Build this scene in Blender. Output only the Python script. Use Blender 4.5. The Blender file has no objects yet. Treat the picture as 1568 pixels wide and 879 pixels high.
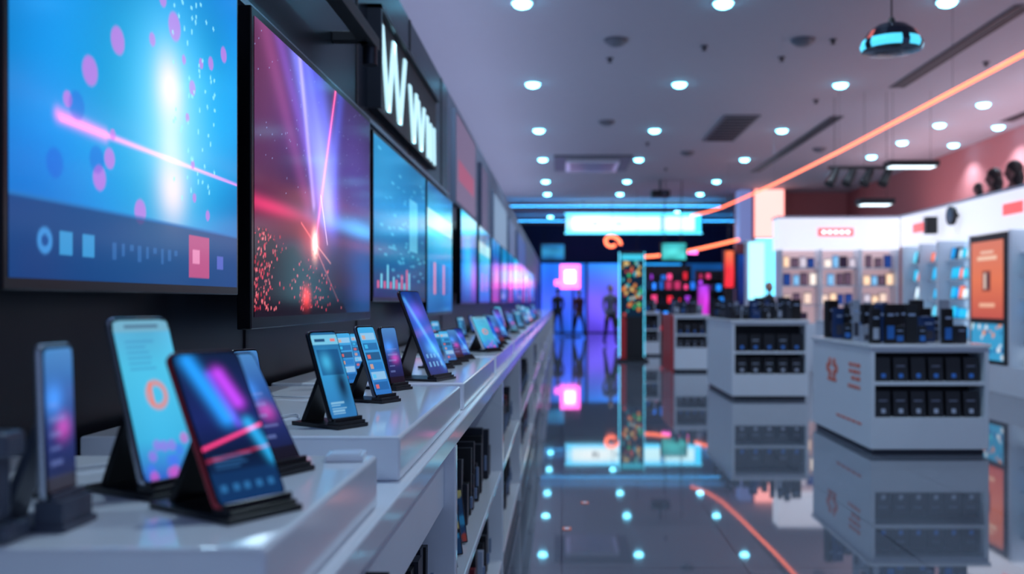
import bpy, math, random
import numpy as np
from mathutils import Vector, Matrix
random.seed(7)
rng = np.random.default_rng(7)
scene = bpy.context.scene
scene.view_settings.view_transform = 'Standard'
scene.view_settings.look = 'None'
scene.view_settings.exposure = 0.22

def C(r, g, b):
    def f(c):
        c /= 255.0
        return c/12.92 if c <= 0.04045 else ((c+0.055)/1.055)**2.4
    return (f(r), f(g), f(b))

# ------------------------------------------------------------------ materials
def mat(name, col, rough=0.5, metal=0.0, emi=None, es=0.0, spec=0.5, var=0.08, ior=None):
    m = bpy.data.materials.new(name); m.use_nodes = True
    nt = m.node_tree; b = nt.nodes['Principled BSDF']
    tc = nt.nodes.new('ShaderNodeTexCoord'); no = nt.nodes.new('ShaderNodeTexNoise')
    no.inputs['Scale'].default_value = 6.0
    nt.links.new(tc.outputs['Object'], no.inputs['Vector'])
    mx = nt.nodes.new('ShaderNodeMixRGB'); mx.blend_type = 'MULTIPLY'; mx.inputs[0].default_value = var
    mx.inputs[1].default_value = (*col, 1)
    nt.links.new(no.outputs['Fac'], mx.inputs[2]); nt.links.new(mx.outputs[0], b.inputs['Base Color'])
    b.inputs['Roughness'].default_value = rough; b.inputs['Metallic'].default_value = metal
    b.inputs['Specular IOR Level'].default_value = spec
    if ior: b.inputs['IOR'].default_value = ior
    if emi:
        b.inputs['Emission Color'].default_value = (*emi, 1); b.inputs['Emission Strength'].default_value = es
    return m

def screen_mat(name, es=1.0, rough=0.12, spec=0.10):
    m = bpy.data.materials.new(name); m.use_nodes = True
    nt = m.node_tree; b = nt.nodes['Principled BSDF']
    at = nt.nodes.new('ShaderNodeAttribute'); at.attribute_name = 'Col'
    b.inputs['Base Color'].default_value = (0.004, 0.005, 0.008, 1)
    b.inputs['Roughness'].default_value = rough
    b.inputs['Specular IOR Level'].default_value = spec
    nt.links.new(at.outputs['Color'], b.inputs['Emission Color'])
    b.inputs['Emission Strength'].default_value = es
    return m

def painted_mat(name, rough=0.5):
    m = bpy.data.materials.new(name); m.use_nodes = True
    nt = m.node_tree; b = nt.nodes['Principled BSDF']
    at = nt.nodes.new('ShaderNodeAttribute'); at.attribute_name = 'Col'
    nt.links.new(at.outputs['Color'], b.inputs['Base Color'])
    b.inputs['Roughness'].default_value = rough
    return m

SCREEN = screen_mat('lit_screen', 1.05)
PHONES = screen_mat('phone_glass', 1.05, 0.08, 0.3)
LIGHTBOX = screen_mat('lightbox_print', 1.0, 0.5)
PACK = painted_mat('printed_pack', 0.45)
WHITE = mat('white_lacquer', (0.86, 0.89, 0.94), 0.10, spec=0.7, var=0.03)
WHITEK = mat('kiosk_white', (0.76, 0.82, 0.90), 0.3, var=0.05)
BLACKP = mat('black_plastic', (0.010, 0.011, 0.014), 0.28)
BLACKM = mat('black_matte', (0.012, 0.013, 0.017), 0.5)
BEZEL = mat('bezel_black', (0.004, 0.004, 0.006), 0.2, spec=.3)
STEEL = mat('brushed_steel', (0.45, 0.5, 0.58), 0.25, metal=1.0)
DARKM = mat('dark_metal', (0.05, 0.055, 0.07), 0.35, metal=0.8)
WALLB = mat('brushed_black_panel', (0.045, 0.065, 0.095), 0.26, metal=0.8, spec=0.3)
WALLL = mat('black_lower_panel', (0.005, 0.007, 0.012), 0.35, spec=0.2)
WALLW = mat('pale_wall_paint', (0.22, 0.27, 0.38), 0.6)
CEIL = mat('ceiling_paint', (0.46, 0.46, 0.51), 0.75, var=0.05)
SALMON = mat('salmon_paint', (0.55, 0.19, 0.19), 0.7)
VENT = mat('vent_grey', (0.16, 0.17, 0.20), 0.5)
SLOT = mat('slot_dark', (0.02, 0.02, 0.028), 0.6)
DISC = mat('downlight_lens', (0.6, 0.9, 1.0), 0.4, emi=(0.15, 0.68, 1.0), es=16.0)
TRIMW = mat('downlight_trim', (0.7, 0.75, 0.8), 0.4)
ORANGE = mat('orange_led', (1, .3, .1), 0.4, emi=(1.0, 0.17, 0.08), es=2.8)
CYANG = mat('cyan_glow', (.2, .8, 1), 0.4, emi=(0.10, 0.68, 1.0), es=2.4)
WHITEG = mat('white_glow', (.8, .95, 1), 0.4, emi=(0.72, 0.92, 1.0), es=2.5)
PINKG = mat('pink_glow', (1, .2, .7), 0.4, emi=(1.0, 0.12, 0.65), es=2.8)
REDG = mat('red_glow', (1, .1, .1), 0.4, emi=(0.9, 0.12, 0.13), es=0.95)
PEACHG = mat('peach_glow', (1, .6, .55), 0.4, emi=(1.0, 0.36, 0.32), es=1.8)
HEADER = mat('lit_header', (.8, .8, .85), 0.4, emi=(0.76, 0.79, 0.92), es=0.78)
BAYBACK = mat('emissive_bay_back', (.5, .5, .6), 0.6, emi=(0.34, 0.52, 0.74), es=0.75)  # bay lighting is put into the back panel as emission
BAYWARM = mat('emissive_bay_back_warm', (.5, .4, .4), 0.6, emi=(0.56, 0.38, 0.42), es=0.55)  # warm light on the backing, put in as emission
REDP = mat('red_panel', (0.6, 0.03, 0.04), 0.4)
ORP = mat('orange_print', (0.80, 0.17, 0.10), 0.5)
CABLEW = mat('white_cable', (0.6, 0.62, 0.66), 0.4)
GREYP = mat('grey_plastic', (0.07, 0.085, 0.12), 0.35)

# ------------------------------------------------------------------ builder
class MB:
    def __init__(s):
        s.V = []; s.F = []; s.M = []; s.S = []; s.K = []; s.mats = []
    def mi(s, m):
        if m not in s.mats: s.mats.append(m)
        return s.mats.index(m)
    def add(s, vs, fs, m, cols=None, mtx=None, smooth=False):
        o = len(s.V)
        if mtx is not None: vs = [tuple(mtx @ Vector(v)) for v in vs]
        s.V.extend(vs); i = s.mi(m)
        s.F.extend([tuple(k+o for k in f) for f in fs])
        s.M.extend([i]*len(fs)); s.S.extend([smooth]*len(fs))
        s.K.extend(cols if cols is not None else [(0, 0, 0)]*len(vs))
    def box(s, x0, x1, y0, y1, z0, z1, m, mtx=None, col=None):
        vs = [(x0,y0,z0),(x1,y0,z0),(x1,y1,z0),(x0,y1,z0),(x0,y0,z1),(x1,y0,z1),(x1,y1,z1),(x0,y1,z1)]
        fs = [(0,3,2,1),(4,5,6,7),(0,1,5,4),(1,2,6,5),(2,3,7,6),(3,0,4,7)]
        s.add(vs, fs, m, [col]*8 if col else None, mtx)
    def cyl(s, p0, p1, r0, r1, m, seg=16, mtx=None):
        p0 = Vector(p0); p1 = Vector(p1); d = (p1-p0).normalized()
        a = d.orthogonal().normalized(); b = d.cross(a)
        vs = []
        for p, r in ((p0, r0), (p1, r1)):
            for k in range(seg):
                t = 2*math.pi*k/seg
                vs.append(tuple(p + a*r*math.cos(t) + b*r*math.sin(t)))
        fs = [(k, (k+1) % seg, seg+(k+1) % seg, seg+k) for k in range(seg)]
        s.add(vs, fs, m, mtx=mtx, smooth=True)
        s.add(vs, [tuple(range(seg))[::-1], tuple(range(seg, 2*seg))], m, mtx=mtx)
    def tube(s, pts, r, m, seg=8, mtx=None):
        pts = [Vector(p) for p in pts]; vs = []; n = len(pts); up = None
        for i, p in enumerate(pts):
            d = (pts[min(i+1, n-1)]-pts[max(i-1, 0)]).normalized()
            if up is None: up = d.orthogonal().normalized()
            a = (up - d*up.dot(d)).normalized(); up = a; b = d.cross(a)
            for k in range(seg):
                t = 2*math.pi*k/seg; vs.append(tuple(p+a*r*math.cos(t)+b*r*math.sin(t)))
        fs = []
        for i in range(n-1):
            for k in range(seg):
                fs.append((i*seg+k, i*seg+(k+1) % seg, (i+1)*seg+(k+1) % seg, (i+1)*seg+k))
        fs.append(tuple(range(seg))[::-1]); fs.append(tuple(range((n-1)*seg, n*seg)))
        s.add(vs, fs, m, mtx=mtx, smooth=True)
    def lathe(s, prof, c, m, seg=24, mtx=None, cols=None):
        vs = []; fs = []; n = len(prof)
        for (r, z) in prof:
            for k in range(seg):
                t = 2*math.pi*k/seg; vs.append((c[0]+r*math.cos(t), c[1]+r*math.sin(t), c[2]+z))
        for i in range(n-1):
            for k in range(seg):
                fs.append((i*seg+k, i*seg+(k+1) % seg, (i+1)*seg+(k+1) % seg, (i+1)*seg+k))
        s.add(vs, fs, m, mtx=mtx, smooth=True)
    def ball(s, c, r, m, seg=16, mtx=None):
        prof = []
        for i in range(9):
            t = -math.pi/2+math.pi*i/8
            prof.append((max(1e-4, math.cos(t)), math.sin(t)))
        vs = []; fs = []
        for (a, z) in prof:
            for k in range(seg):
                t = 2*math.pi*k/seg; vs.append((c[0]+r[0]*a*math.cos(t), c[1]+r[1]*a*math.sin(t), c[2]+r[2]*z))
        for i in range(8):
            for k in range(seg):
                fs.append((i*seg+k, i*seg+(k+1) % seg, (i+1)*seg+(k+1) % seg, (i+1)*seg+k))
        s.add(vs, fs, m, mtx=mtx, smooth=True)
    def slab(s, w, h, t, r, m, mtx=None, x=0, z=0, y=0):
        pr = []
        for cx, cz, a0 in ((w/2-r, r, -90), (w/2-r, h-r, 0), (-w/2+r, h-r, 90), (-w/2+r, r, 180)):
            for k in range(6):
                a = math.radians(a0+18*k); pr.append((x+cx+r*math.cos(a), z+cz+r*math.sin(a)))
        n = len(pr); e = min(t*0.25, 0.002)
        rings = []
        for yy, ins in ((y, e), (y+e, 0), (y+t-e, 0), (y+t, e)):
            for (px, pz) in pr:
                sx = x + (px-x)*(1-2*ins/w); sz = z+h/2+(pz-z-h/2)*(1-2*ins/h)
                rings.append((sx, yy, sz))
        fs = [tuple(range(n)), tuple(range(3*n, 4*n))[::-1]]
        s.add(rings, fs, m, mtx=mtx)
        fs = []
        for j in range(3):
            for k in range(n):
                fs.append((j*n+k, (j+1)*n+k, (j+1)*n+(k+1) % n, j*n+(k+1) % n))
        s.add(rings, fs, m, mtx=mtx, smooth=True)
    def screen(s, o, u, v, P, m, mtx=None):
        ny, nx = P.U.shape; o = Vector(o); u = Vector(u); v = Vector(v)
        vs = [tuple(o+u*(i/(nx-1))+v*(j/(ny-1))) for j in range(ny) for i in range(nx)]
        cols = [tuple(c) for c in np.clip(P.c, 0, 12).reshape(-1, 3)]
        fs = [(j*nx+i, j*nx+i+1, (j+1)*nx+i+1, (j+1)*nx+i) for j in range(ny-1) for i in range(nx-1)]
        s.add(vs, fs, m, cols, mtx)
    def build(s, name, bevel=0.0, seg=2, loc=None):
        me = bpy.data.meshes.new(name)
        me.from_pydata(s.V, [], s.F)
        for m in s.mats: me.materials.append(m)
        me.polygons.foreach_set('material_index', s.M)
        me.polygons.foreach_set('use_smooth', s.S)
        at = me.color_attributes.new('Col', 'FLOAT_COLOR', 'POINT')
        k = np.ones((len(s.V), 4), dtype=np.float32); k[:, :3] = np.array(s.K, dtype=np.float32)
        at.data.foreach_set('color', k.ravel())
        me.update()
        ob = bpy.data.objects.new(name, me); scene.collection.objects.link(ob)
        if loc: ob.location = loc
        if bevel:
            b = ob.modifiers.new('bevel', 'BEVEL'); b.width = bevel; b.segments = seg
            b.limit_method = 'ANGLE'; b.angle_limit = math.radians(50)
        return ob

class Paint:
    def __init__(s, nx, ny, col, asp=1.0):
        s.U, s.V = np.meshgrid(np.linspace(0, 1, nx), np.linspace(0, 1, ny))
        s.c = np.zeros((ny, nx, 3)); s.c[:] = C(*col); s.a = asp   # asp = width/height
    def grad(s, pts, axis='v'):
        t = s.V if axis == 'v' else s.U
        xs = [p[0] for p in pts]
        for k in range(3): s.c[..., k] = np.interp(t, xs, [C(*p[1])[k] for p in pts])
        return s
    def blob(s, u, v, ru, rv, col, a=1.0):
        g = np.exp(-(((s.U-u)/ru)**2+((s.V-v)/rv)**2))*a
        s.c += g[..., None]*np.array(C(*col)); return s
    def mixb(s, u, v, ru, rv, col, a=1.0):
        g = (np.exp(-(((s.U-u)/ru)**2+((s.V-v)/rv)**2))*a)[..., None]
        s.c = s.c*(1-g)+g*np.array(C(*col)); return s
    def rect(s, u0, v0, u1, v1, col, a=1.0):
        m = ((s.U >= u0) & (s.U <= u1) & (s.V >= v0) & (s.V <= v1))[..., None]*a
        s.c = s.c*(1-m)+m*np.array(C(*col)); return s
    def circ(s, u, v, r, col, a=1.0, ring=None):
        d = np.sqrt(((s.U-u)*s.a)**2+(s.V-v)**2)
        m = np.clip((r-d)/(r*0.25)+.5, 0, 1) if ring is None else np.clip(1-np.abs(d-r)/ring, 0, 1)
        m = (m*a)[..., None]; s.c = s.c*(1-m)+m*np.array(C(*col)); return s
    def line(s, u0, v0, u1, v1, w, col, a=1.0, w1=None):
        dx = (u1-u0)*s.a; dy = v1-v0; L = dx*dx+dy*dy
        t = np.clip((((s.U-u0)*s.a)*dx+(s.V-v0)*dy)/L, 0, 1)
        d = np.sqrt(((s.U-u0)*s.a-t*dx)**2+((s.V-v0)-t*dy)**2)
        ww = w if w1 is None else w+(w1-w)*t
        s.c += (np.exp(-(d/ww)**2)*a)[..., None]*np.array(C(*col)); return s
    def clouds(s, amt=.3, f=6, n=8):
        g = np.zeros_like(s.U)
        for k in range(n):
            a, b, p = rng.uniform(-f, f), rng.uniform(-f, f), rng.uniform(0, 6.28)
            g += np.sin(a*s.U+b*s.V+p)/n
        s.c *= (1+amt*g*2)[..., None]; return s
    def speck(s, u0, v0, u1, v1, n, r, cols, a=1):
        for k in range(n):
            s.circ(rng.uniform(u0, u1), rng.uniform(v0, v1), r*rng.uniform(.5, 1.3), cols[rng.integers(len(cols))], a)
        return s
    def mul(s, k): s.c *= k; return s

CZ = 4.63
# ------------------------------------------------------------------ room shell
def tile_floor():
    m = bpy.data.materials.new('polished_floor_tile'); m.use_nodes = True
    nt = m.node_tree; b = nt.nodes['Principled BSDF']
    tc = nt.nodes.new('ShaderNodeTexCoord')
    br = nt.nodes.new('ShaderNodeTexBrick'); br.offset = 0.0
    br.inputs['Scale'].default_value = 1.0
    br.inputs['Brick Width'].default_value = 0.9; br.inputs['Row Height'].default_value = 0.9
    br.inputs['Mortar Size'].default_value = 0.005
    br.inputs['Color1'].default_value = (0.122, 0.142, 0.182, 1)
    br.inputs['Color2'].default_value = (0.112, 0.130, 0.168, 1)
    br.inputs['Mortar'].default_value = (0.04, 0.045, 0.06, 1)
    nt.links.new(tc.outputs['Object'], br.inputs['Vector'])
    nt.links.new(br.outputs['Color'], b.inputs['Base Color'])
    no = nt.nodes.new('ShaderNodeTexNoise'); no.inputs['Scale'].default_value = 1.5
    nt.links.new(tc.outputs['Object'], no.inputs['Vector'])
    mr = nt.nodes.new('ShaderNodeMapRange'); mr.inputs['To Min'].default_value = 0.015; mr.inputs['To Max'].default_value = 0.05
    nt.links.new(no.outputs['Fac'], mr.inputs['Value']); nt.links.new(mr.outputs[0], b.inputs['Roughness'])
    b.inputs['IOR'].default_value = 2.3
    return m
f = MB(); f.box(-1.95, 8.7, -1.5, 40, -0.1, 0, tile_floor()); f.build('floor')
f = MB(); f.box(-1.95, 8.7, -1.5, 40, CZ, CZ+0.1, CEIL); f.build('ceiling')
w = MB()
w.box(-1.95, -0.9, -1.5, 7.25, 0, 1.7, WALLL)
w.box(-1.95, -0.9, -1.5, 7.25, 1.7, 2.97, WALLB)
w.box(-1.95, -0.9, 7.25, 40, 0, 1.98, WALLL)
w.box(-1.95, -0.9, 7.25, 40, 1.98, 2.97, WALLW)
w.box(-2.05, -1.95, -1.5, 40, 0, CZ, WALLW)
w.build('wall_left')
w = MB()
for k in range(5):
    w.box(-0.899, -0.895, 1.2+k*1.42-0.01, 1.2+k*1.42+0.01, 1.1, 2.97, SLOT)
w.box(-0.899, -0.885, -1.5, 7.25, 2.13, 2.15, STEEL)
w.build('trim_1')
w = MB(); w.box(8.7, 8.8, -1.5, 40, 0, CZ, SALMON); w.build('wall_right')
w = MB(); w.box(-2.05, 8.8, 40, 40.1, 0, CZ, mat('back_wall_blue', (0.03, 0.06, 0.22), 0.6)); w.build('wall_back')
w = MB(); w.box(5.3, 8.7, 28.1, 28.3, 0, CZ, SALMON); w.build('wall_back_right')

# ------------------------------------------------------------------ ceiling downlights
dl = MB()
dl.lathe([(0.14, 0.0), (0.14, -0.012), (0.105, -0.012), (0.10, 0.0)], (0, 0, 0), TRIMW, 28)
dl.lathe([(0.105, -0.001), (0.10, -0.022), (0.085, -0.045), (0.05, -0.060), (0.0001, -0.066)], (0, 0, 0), DISC, 28)
proto = None
cols = [(-0.44, [2.6, 6.4, 10.25, 14.06, 17.85, 21.5, 25.4, 28.4, 32.4, 36]), (1.80, [2.6, 6.4, 10.25, 14.06, 17.85, 21.5, 25.4, 28.4, 32.4, 36]),
        (4.27, [6.4, 10.2, 14.1, 17.85, 21.5, 25.4, 28.4, 34]), (7.1, [11.5, 13.6, 15.5, 17.3, 19.2, 21.1, 24.0]), (8.3, [17.5, 19.5])]
for X, ys in cols:
    for Y in ys:
        if proto is None:
            ob = dl.build('ceiling_downlight'); proto = ob
        else:
            ob = bpy.data.objects.new('ceiling_downlight', proto.data); scene.collection.objects.link(ob)
        ob.location = (X, Y, CZ)
        L = bpy.data.lights.new('beam', 'SPOT'); L.energy = 105 if Y > 8 else 110
        L.color = (0.62, 0.82, 1.0); L.spot_size = math.radians(125); L.spot_blend = 0.8; L.shadow_soft_size = 0.06
        lo = bpy.data.objects.new('beam', L); scene.collection.objects.link(lo)
        lo.parent = ob; lo.location = (0, 0, -0.14)

def area(name, loc, size, rot, col, e):
    L = bpy.data.lights.new(name, 'AREA'); L.shape = 'RECTANGLE'; L.size = size[0]; L.size_y = size[1]
    L.color = col; L.energy = e
    o = bpy.data.objects.new(name, L); scene.collection.objects.link(o); o.location = loc; o.rotation_euler = rot
    return o
area('added_ceiling_fill', (-1.5, 14, 3.03), (0.3, 30), (math.pi, 0, 0), (0.64, 0.68, 1.0), 130)  # lamp added to brighten the ceiling, not a known fitting
area('added_ceiling_fill', (7.6, 14, 2.95), (0.4, 16), (math.pi, 0, 0), (1.0, 0.66, 0.74), 115)  # second added fill, washes the ceiling on the right

# ------------------------------------------------------------------ ceiling fittings
a = MB()
a.box(-0.18, 1.62, 20.9, 23.2, CZ-0.05, CZ, VENT)
a.box(0.1, 1.34, 21.3, 22.8, CZ-0.12, CZ-0.05, WHITEK)
for k in range(4):
    a.box(0.2+0.0, 1.24, 21.4+k*0.35, 21.52+k*0.35, CZ-0.13, CZ-0.115, SLOT)
a.build('air_conditioner_cassette', 0.01)
a = MB()
a.box(2.9, 3.55, 16.4, 19.0, CZ-0.03, CZ, VENT)
for k in range(9): a.box(2.95, 3.5, 16.5+k*0.28, 16.62+k*0.28, CZ-0.045, CZ-0.03, SLOT)
a.build('ceiling_air_grille')
for (x, y0, y1) in ((5.2, 10.3, 14.3), (4.95, 16.5, 23.6), (8.2, 15.5, 17.0)):
    a = MB()
    a.box(x-0.12, x+0.12, y0, y1, CZ-0.012, CZ, VENT)
    for k in (-0.06, 0.06): a.box(x+k-0.04, x+k+0.04, y0+0.04, y1-0.04, CZ-0.02, CZ-0.01, SLOT)
    a.build('linear_slot_diffuser')
for (x, y) in ((0.69, 11.7), (3.07, 11.7), (0.83, 17), (5.6, 20), (2.8, 20.5)):
    a = MB(); a.lathe([(0.15, 0), (0.15, -0.03), (0.09, -0.075), (0.045, -0.09), (0.0001, -0.09)], (0, 0, 0), VENT, 20)
    a.build('smoke_detector', loc=(x, y, CZ))
for (x, y) in ((1.86, 12.0), (3.0, 12.55), (0.66, 12.6), (3.45, 11.7), (4.2, 15.2), (5.9, 12.8), (1.8, 19.3), (2.6, 23)):
    a = MB(); a.cyl((0, 0, 0), (0, 0, -0.05), 0.02, 0.02, DARKM, 10); a.lathe([(0.05, 0), (0.05, -0.012), (0.0001, -0.012)], (0, 0, 0), DARKM, 14)
    a.lathe([(0.0001, -0.05), (0.035, -0.05), (0.035, -0.06), (0.0001, -0.06)], (0, 0, 0), DARKM, 12)
    a.build('fire_sprinkler', loc=(x, y, CZ))
a = MB(); a.cyl((0, 0, 0), (0, 0, -0.3), 0.03, 0.03, DARKM); a.box(-0.25, 0.25, -0.22, 0.22, -0.48, -0.3, BLACKM)
a.cyl((0.1, -0.22, -0.39), (0.1, -0.30, -0.39), 0.07, 0.07, GREYP); a.build('ceiling_projector', 0.01, loc=(2.7, 25.2, CZ))

# pendant lamp (faceted mirror shade)
a = MB()
shade_dark = mat('pendant_smoked_mirror', (0.10, 0.12, 0.17), 0.12, metal=1.0)
shade_cy = mat('pendant_cyan_glass', (0.1, 0.6, 0.8), 0.1, emi=(0.08, 0.62, 0.85), es=1.1)
shade_rd = mat('pendant_red_glass', (0.5, 0.1, 0.1), 0.1, emi=(0.7, 0.14, 0.10), es=0.5)
PZ = 3.01
a.cyl((0, 0, 0.09), (0, 0, CZ-PZ), 0.006, 0.006, BLACKM, 8)
a.cyl((0, 0, CZ-PZ-.03), (0, 0, CZ-PZ), 0.05, 0.05, BLACKM)
a.cyl((0, 0, 0.085), (0, 0, 0.14), 0.035, 0.015, BLACKM)
seg = 24; prof = [(0.03, 0.10), (0.10, 0.085), (0.15, 0.045), (0.185, -0.01), (0.198, -0.045), (0.188, -0.075)]
for i in range(len(prof)-1):
    for k in range(seg):
        t0 = 2*math.pi*k/seg; t1 = 2*math.pi*(k+1)/seg
        q = [(prof[i][0]*math.cos(t0), prof[i][0]*math.sin(t0), prof[i][1]), (prof[i][0]*math.cos(t1), prof[i][0]*math.sin(t1), prof[i][1]),
             (prof[i+1][0]*math.cos(t1), prof[i+1][0]*math.sin(t1), prof[i+1][1]), (prof[i+1][0]*math.cos(t0), prof[i+1][0]*math.sin(t0), prof[i+1][1])]
        m = shade_dark
        if i >= 3 and k % 8 not in (2, 5): m = shade_cy
        if i == 2 and k % 8 == 5: m = shade_rd
        a.add(q, [(0, 1, 2, 3)], m)
a.lathe([(0.188, -0.075), (0.12, -0.085), (0.0001, -0.085)], (0, 0, 0), shade_dark, seg)
a.build('pendant_lamp', loc=(2.15, 6.0, PZ))

# orange LED strip, hung from ceiling, curling towards the back of the store
a = MB()
a.tube([(4.25, 4.5, 3.58), (4.25, 9, 3.58), (4.22, 14, 3.58), (4.16, 18, 3.6), (4.05, 21, 3.62), (3.95, 22.6, 3.62), (3.75, 23.6, 3.60), (3.4, 24.2, 3.56)], 0.022, ORANGE, 8)
for y, x in ((6, 4.25), (10, 4.245), (14, 4.22), (18, 4.16), (22, 3.99)):
    a.cyl((x, y, 3.6), (x, y, CZ), 0.002, 0.002, GREYP, 6)
a.build('hanging_led_strip')
a = MB()
pts = []
for k in range(13):
    t = k/12; pts.append((5.0-3.0*t, 26+1.5*math.sin(t*2), 3.05-0.42*math.sin(t*1.57)))
a.tube(pts, 0.04, ORANGE, 8)
for k in (1, 6, 11): a.cyl(pts[k], (pts[k][0], pts[k][1], CZ), 0.006, 0.006, GREYP, 6)
a.build('curved_led_strip')
a = MB()
pts = []
for k in range(20):
    t = k/19*2*math.pi*0.85; pts.append((1.65+0.28*math.cos(t)*(1-.02*k), 30, 3.15+0.22*math.sin(t)+0.01*k))
a.tube(pts, 0.05, ORANGE, 8); a.cyl((1.65, 30, 3.35), (1.65, 30, CZ), 0.008, 0.008, GREYP, 6)
a.build('neon_swirl')

# hanging illuminated sign
P = Paint(160, 30, (60, 200, 255), 6.8).mul(1.25)
P.rect(.05, .12, .95, .88, (205, 248, 255)); P.mixb(.2, .5, .2, .4, (255, 255, 255), .8)
P.rect(.20, .35, .212, .65, (10, 40, 60)); P.rect(.212, .35, .225, .45, (10, 40, 60)); P.rect(.228, .4, .24, .65, (10, 40, 60)); P.rect(.36, .44, .42, .54, (20, 80, 120)); P.rect(.7, .0, .72, 1, (30, 120, 190))
a = MB(); a.box(0.11, 4.88, 32.0, 32.2, 3.66, 4.37, DARKM); a.box(0.11, 4.88, 31.96, 32.0, 3.655, 3.70, CYANG); a.box(0.11, 4.88, 31.96, 32.0, 4.33, 4.375, CYANG)
a.screen((0.15, 31.99, 3.7), (4.69, 0, 0), (0, 0, 0.63), P.mul(1.7), LIGHTBOX)
for x in (0.6, 4.4): a.cyl((x, 32.1, 4.37), (x, 32.1, CZ), 0.02, 0.02, DARKM, 8)
a.build('hanging_illuminated_sign')
WASHC = mat('added_cyan_wash', (.2, .6, 1), .4, emi=(0.04, 0.42, 1.0), es=9)  # glow of the added bars below
for (x0, x1, y) in ((-1.8, 8.5, 35.5), (-1.8, 5.2, 30.0)):  # bars added to wash the rear ceiling with cyan
    a = MB(); a.box(x0, x1, y-.02, y+.12, 4.30, 4.40, VENT); a.box(x0+.02, x1-.02, y+.02, y+.08, 4.40, 4.42, WASHC)
    for k in range(4): a.cyl((x0+.5+k*(x1-x0-1)/3, y+.05, 4.38), (x0+.5+k*(x1-x0-1)/3, y+.05, CZ), .01, .01, VENT, 6)
    a.build('added_cyan_ceiling_wash')

# ------------------------------------------------------------------ TVs
TX = -0.75
def tv(y0, y1, z0, z1, P, x=TX, b=0.012, mat_s=SCREEN):
    a = MB()
    a.box(x-0.035, x, y0, y1, z0, z1, BEZEL)
    a.box(x-0.075, x-0.035, y0+0.15, y1-0.15, z0+0.08, z1-0.15, BLACKM)
    a.box(-0.8995, x-0.07, (y0+y1)/2-0.2, (y0+y1)/2+0.2, z0+0.25, z1-0.25, DARKM)
    a.screen((x+0.001, y0+b, z0+b*1.5), (0, y1-y0-2*b, 0), (0, 0, z1-z0-2.5*b), P, mat_s)
    return a.build('television', 0.003)

# TV 1 : cyan nebula with pink bokeh and task bar
P = Paint(240, 210, (20, 110, 190), 0.886/0.765)
P.grad([(0, (6, 90, 165)), (.3, (10, 142, 215)), (.6, (10, 146, 220)), (1, (6, 84, 175))])
P.mixb(.0, .85, .35, .4, (6, 60, 150), .8); P.mixb(1, .1, .4, .3, (6, 80, 165), .6); P.mixb(.05, .2, .25, .2, (8, 90, 185), .6)
P.clouds(.42, 16, 16)
P.mixb(.60, .42, .32, .34, (40, 195, 245), .75)
P.mixb(.60, .42, .14, .20, (150, 228, 250), .8)
P.mixb(.585, .50, .06, .08, (255, 236, 232), .9); P.mixb(.60, .25, .065, .08, (255, 232, 238), .85); P.mixb(.59, .37, .05, .10, (215, 238, 250), .6)
P.line(.15, .325, 1.0, .317, .007, (255, 80, 190), .9, w1=.003)
P.line(.14, .33, .30, .322, .014, (255, 60, 180), .7)
for u, v, r in ((.246,.448,.03),(.905,.69,.022),(.82,.638,.018),(.28,.225,.026),(.445,.17,.028),(.61,.67,.035),(.35,.547,.03),(.17,.368,.016),(.318,.274,.022),(.708,.537,.02),(.76,.62,.014),(.66,.6,.012),(.5,.6,.016),(.68,.45,.012),(.33,.33,.012),(.71,.33,.012),(.72,.24,.012),(.8,.2,.014),(.55,.72,.02),(.15,.6,.02)):
    P.circ(u, v, r*1.05, (205, 105, 215), .6)
for k in range(60): P.circ(rng.uniform(.6, .85), rng.uniform(.2, .8), .006, (150, 235, 255), .7)
for u in (.13, .2, .27): P.circ(u, .27+rng.uniform(-.1, .1), .03, (30, 70, 200), .4)
P.rect(0, 0, 1, .155, (8, 50, 106), .85)
P.rect(0, .15, 1, .158, (30, 110, 180), .6)
for u in (.165, .24): P.rect(u-.02, .052, u+.02, .098, (60, 155, 215), .75)
P.circ(.1, .075, .026, (60, 140, 210), .9); P.circ(.1, .075, .012, (10, 60, 130), .9)
for k in range(9): P.rect(.33+k*.035, .05+.012*(k % 3), .345+k*.035, .09, (60, 120, 190), .4)
P.rect(.69, .02, .81, .135, (200, 80, 125), .7); P.rect(.71, .06, .75, .10, (230, 150, 190), .7); P.rect(.86, .05, .90, .09, (100, 110, 210), .6)
tv(1.235, 2.136, 1.315, 2.09, P)

# TV 2 : violet aurora with laser and blossoms
A2 = 1.38/0.78
P = Paint(330, 240, (40, 25, 60), A2)
P.grad([(0, (18, 7, 20)), (.2, (30, 12, 34)), (.4, (54, 26, 60)), (.65, (58, 44, 108)), (1, (38, 28, 68))])
P.mixb(.0, .80, .22, .5, (110, 46, 74), .6)
P.clouds(.35, 12, 16)
for u0, u1, w, cc, k in ((.24,.50,.055,(120,130,250),.75),(.33,.55,.05,(100,110,250),.8),(.12,.46,.04,(120,80,190),.5),(.42,.58,.08,(90,100,240),.55),(.66,.54,.05,(70,90,220),.4),(.03,.35,.05,(150,70,130),.35),(.28,.40,.02,(190,170,255),.5)):
    P.line(u0, 1.05, u1, .45, w*1.3, cc, k)
P.blob(.50, .60, .10, .26, (150, 160, 255), .55)
P.blob(.78, .72, .25, .3, (80, 44, 130), .3)
P.blob(.92, .2, .25, .3, (20, 110, 190), .5); P.blob(.9, .42, .25, .04, (90, 190, 255), .55); P.blob(.75, .40, .35, .03, (60, 150, 220), .5)
P.blob(.08, .385, .22, .025, (255, 50, 110), .5); P.blob(.1, .36, .3, .06, (170, 30, 80), .15)
P.line(.60, 1.0, .41, .28, .005, (255, 90, 120), 1.8); P.line(.60, 1.0, .41, .28, .022, (220, 40, 110), .45)
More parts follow.
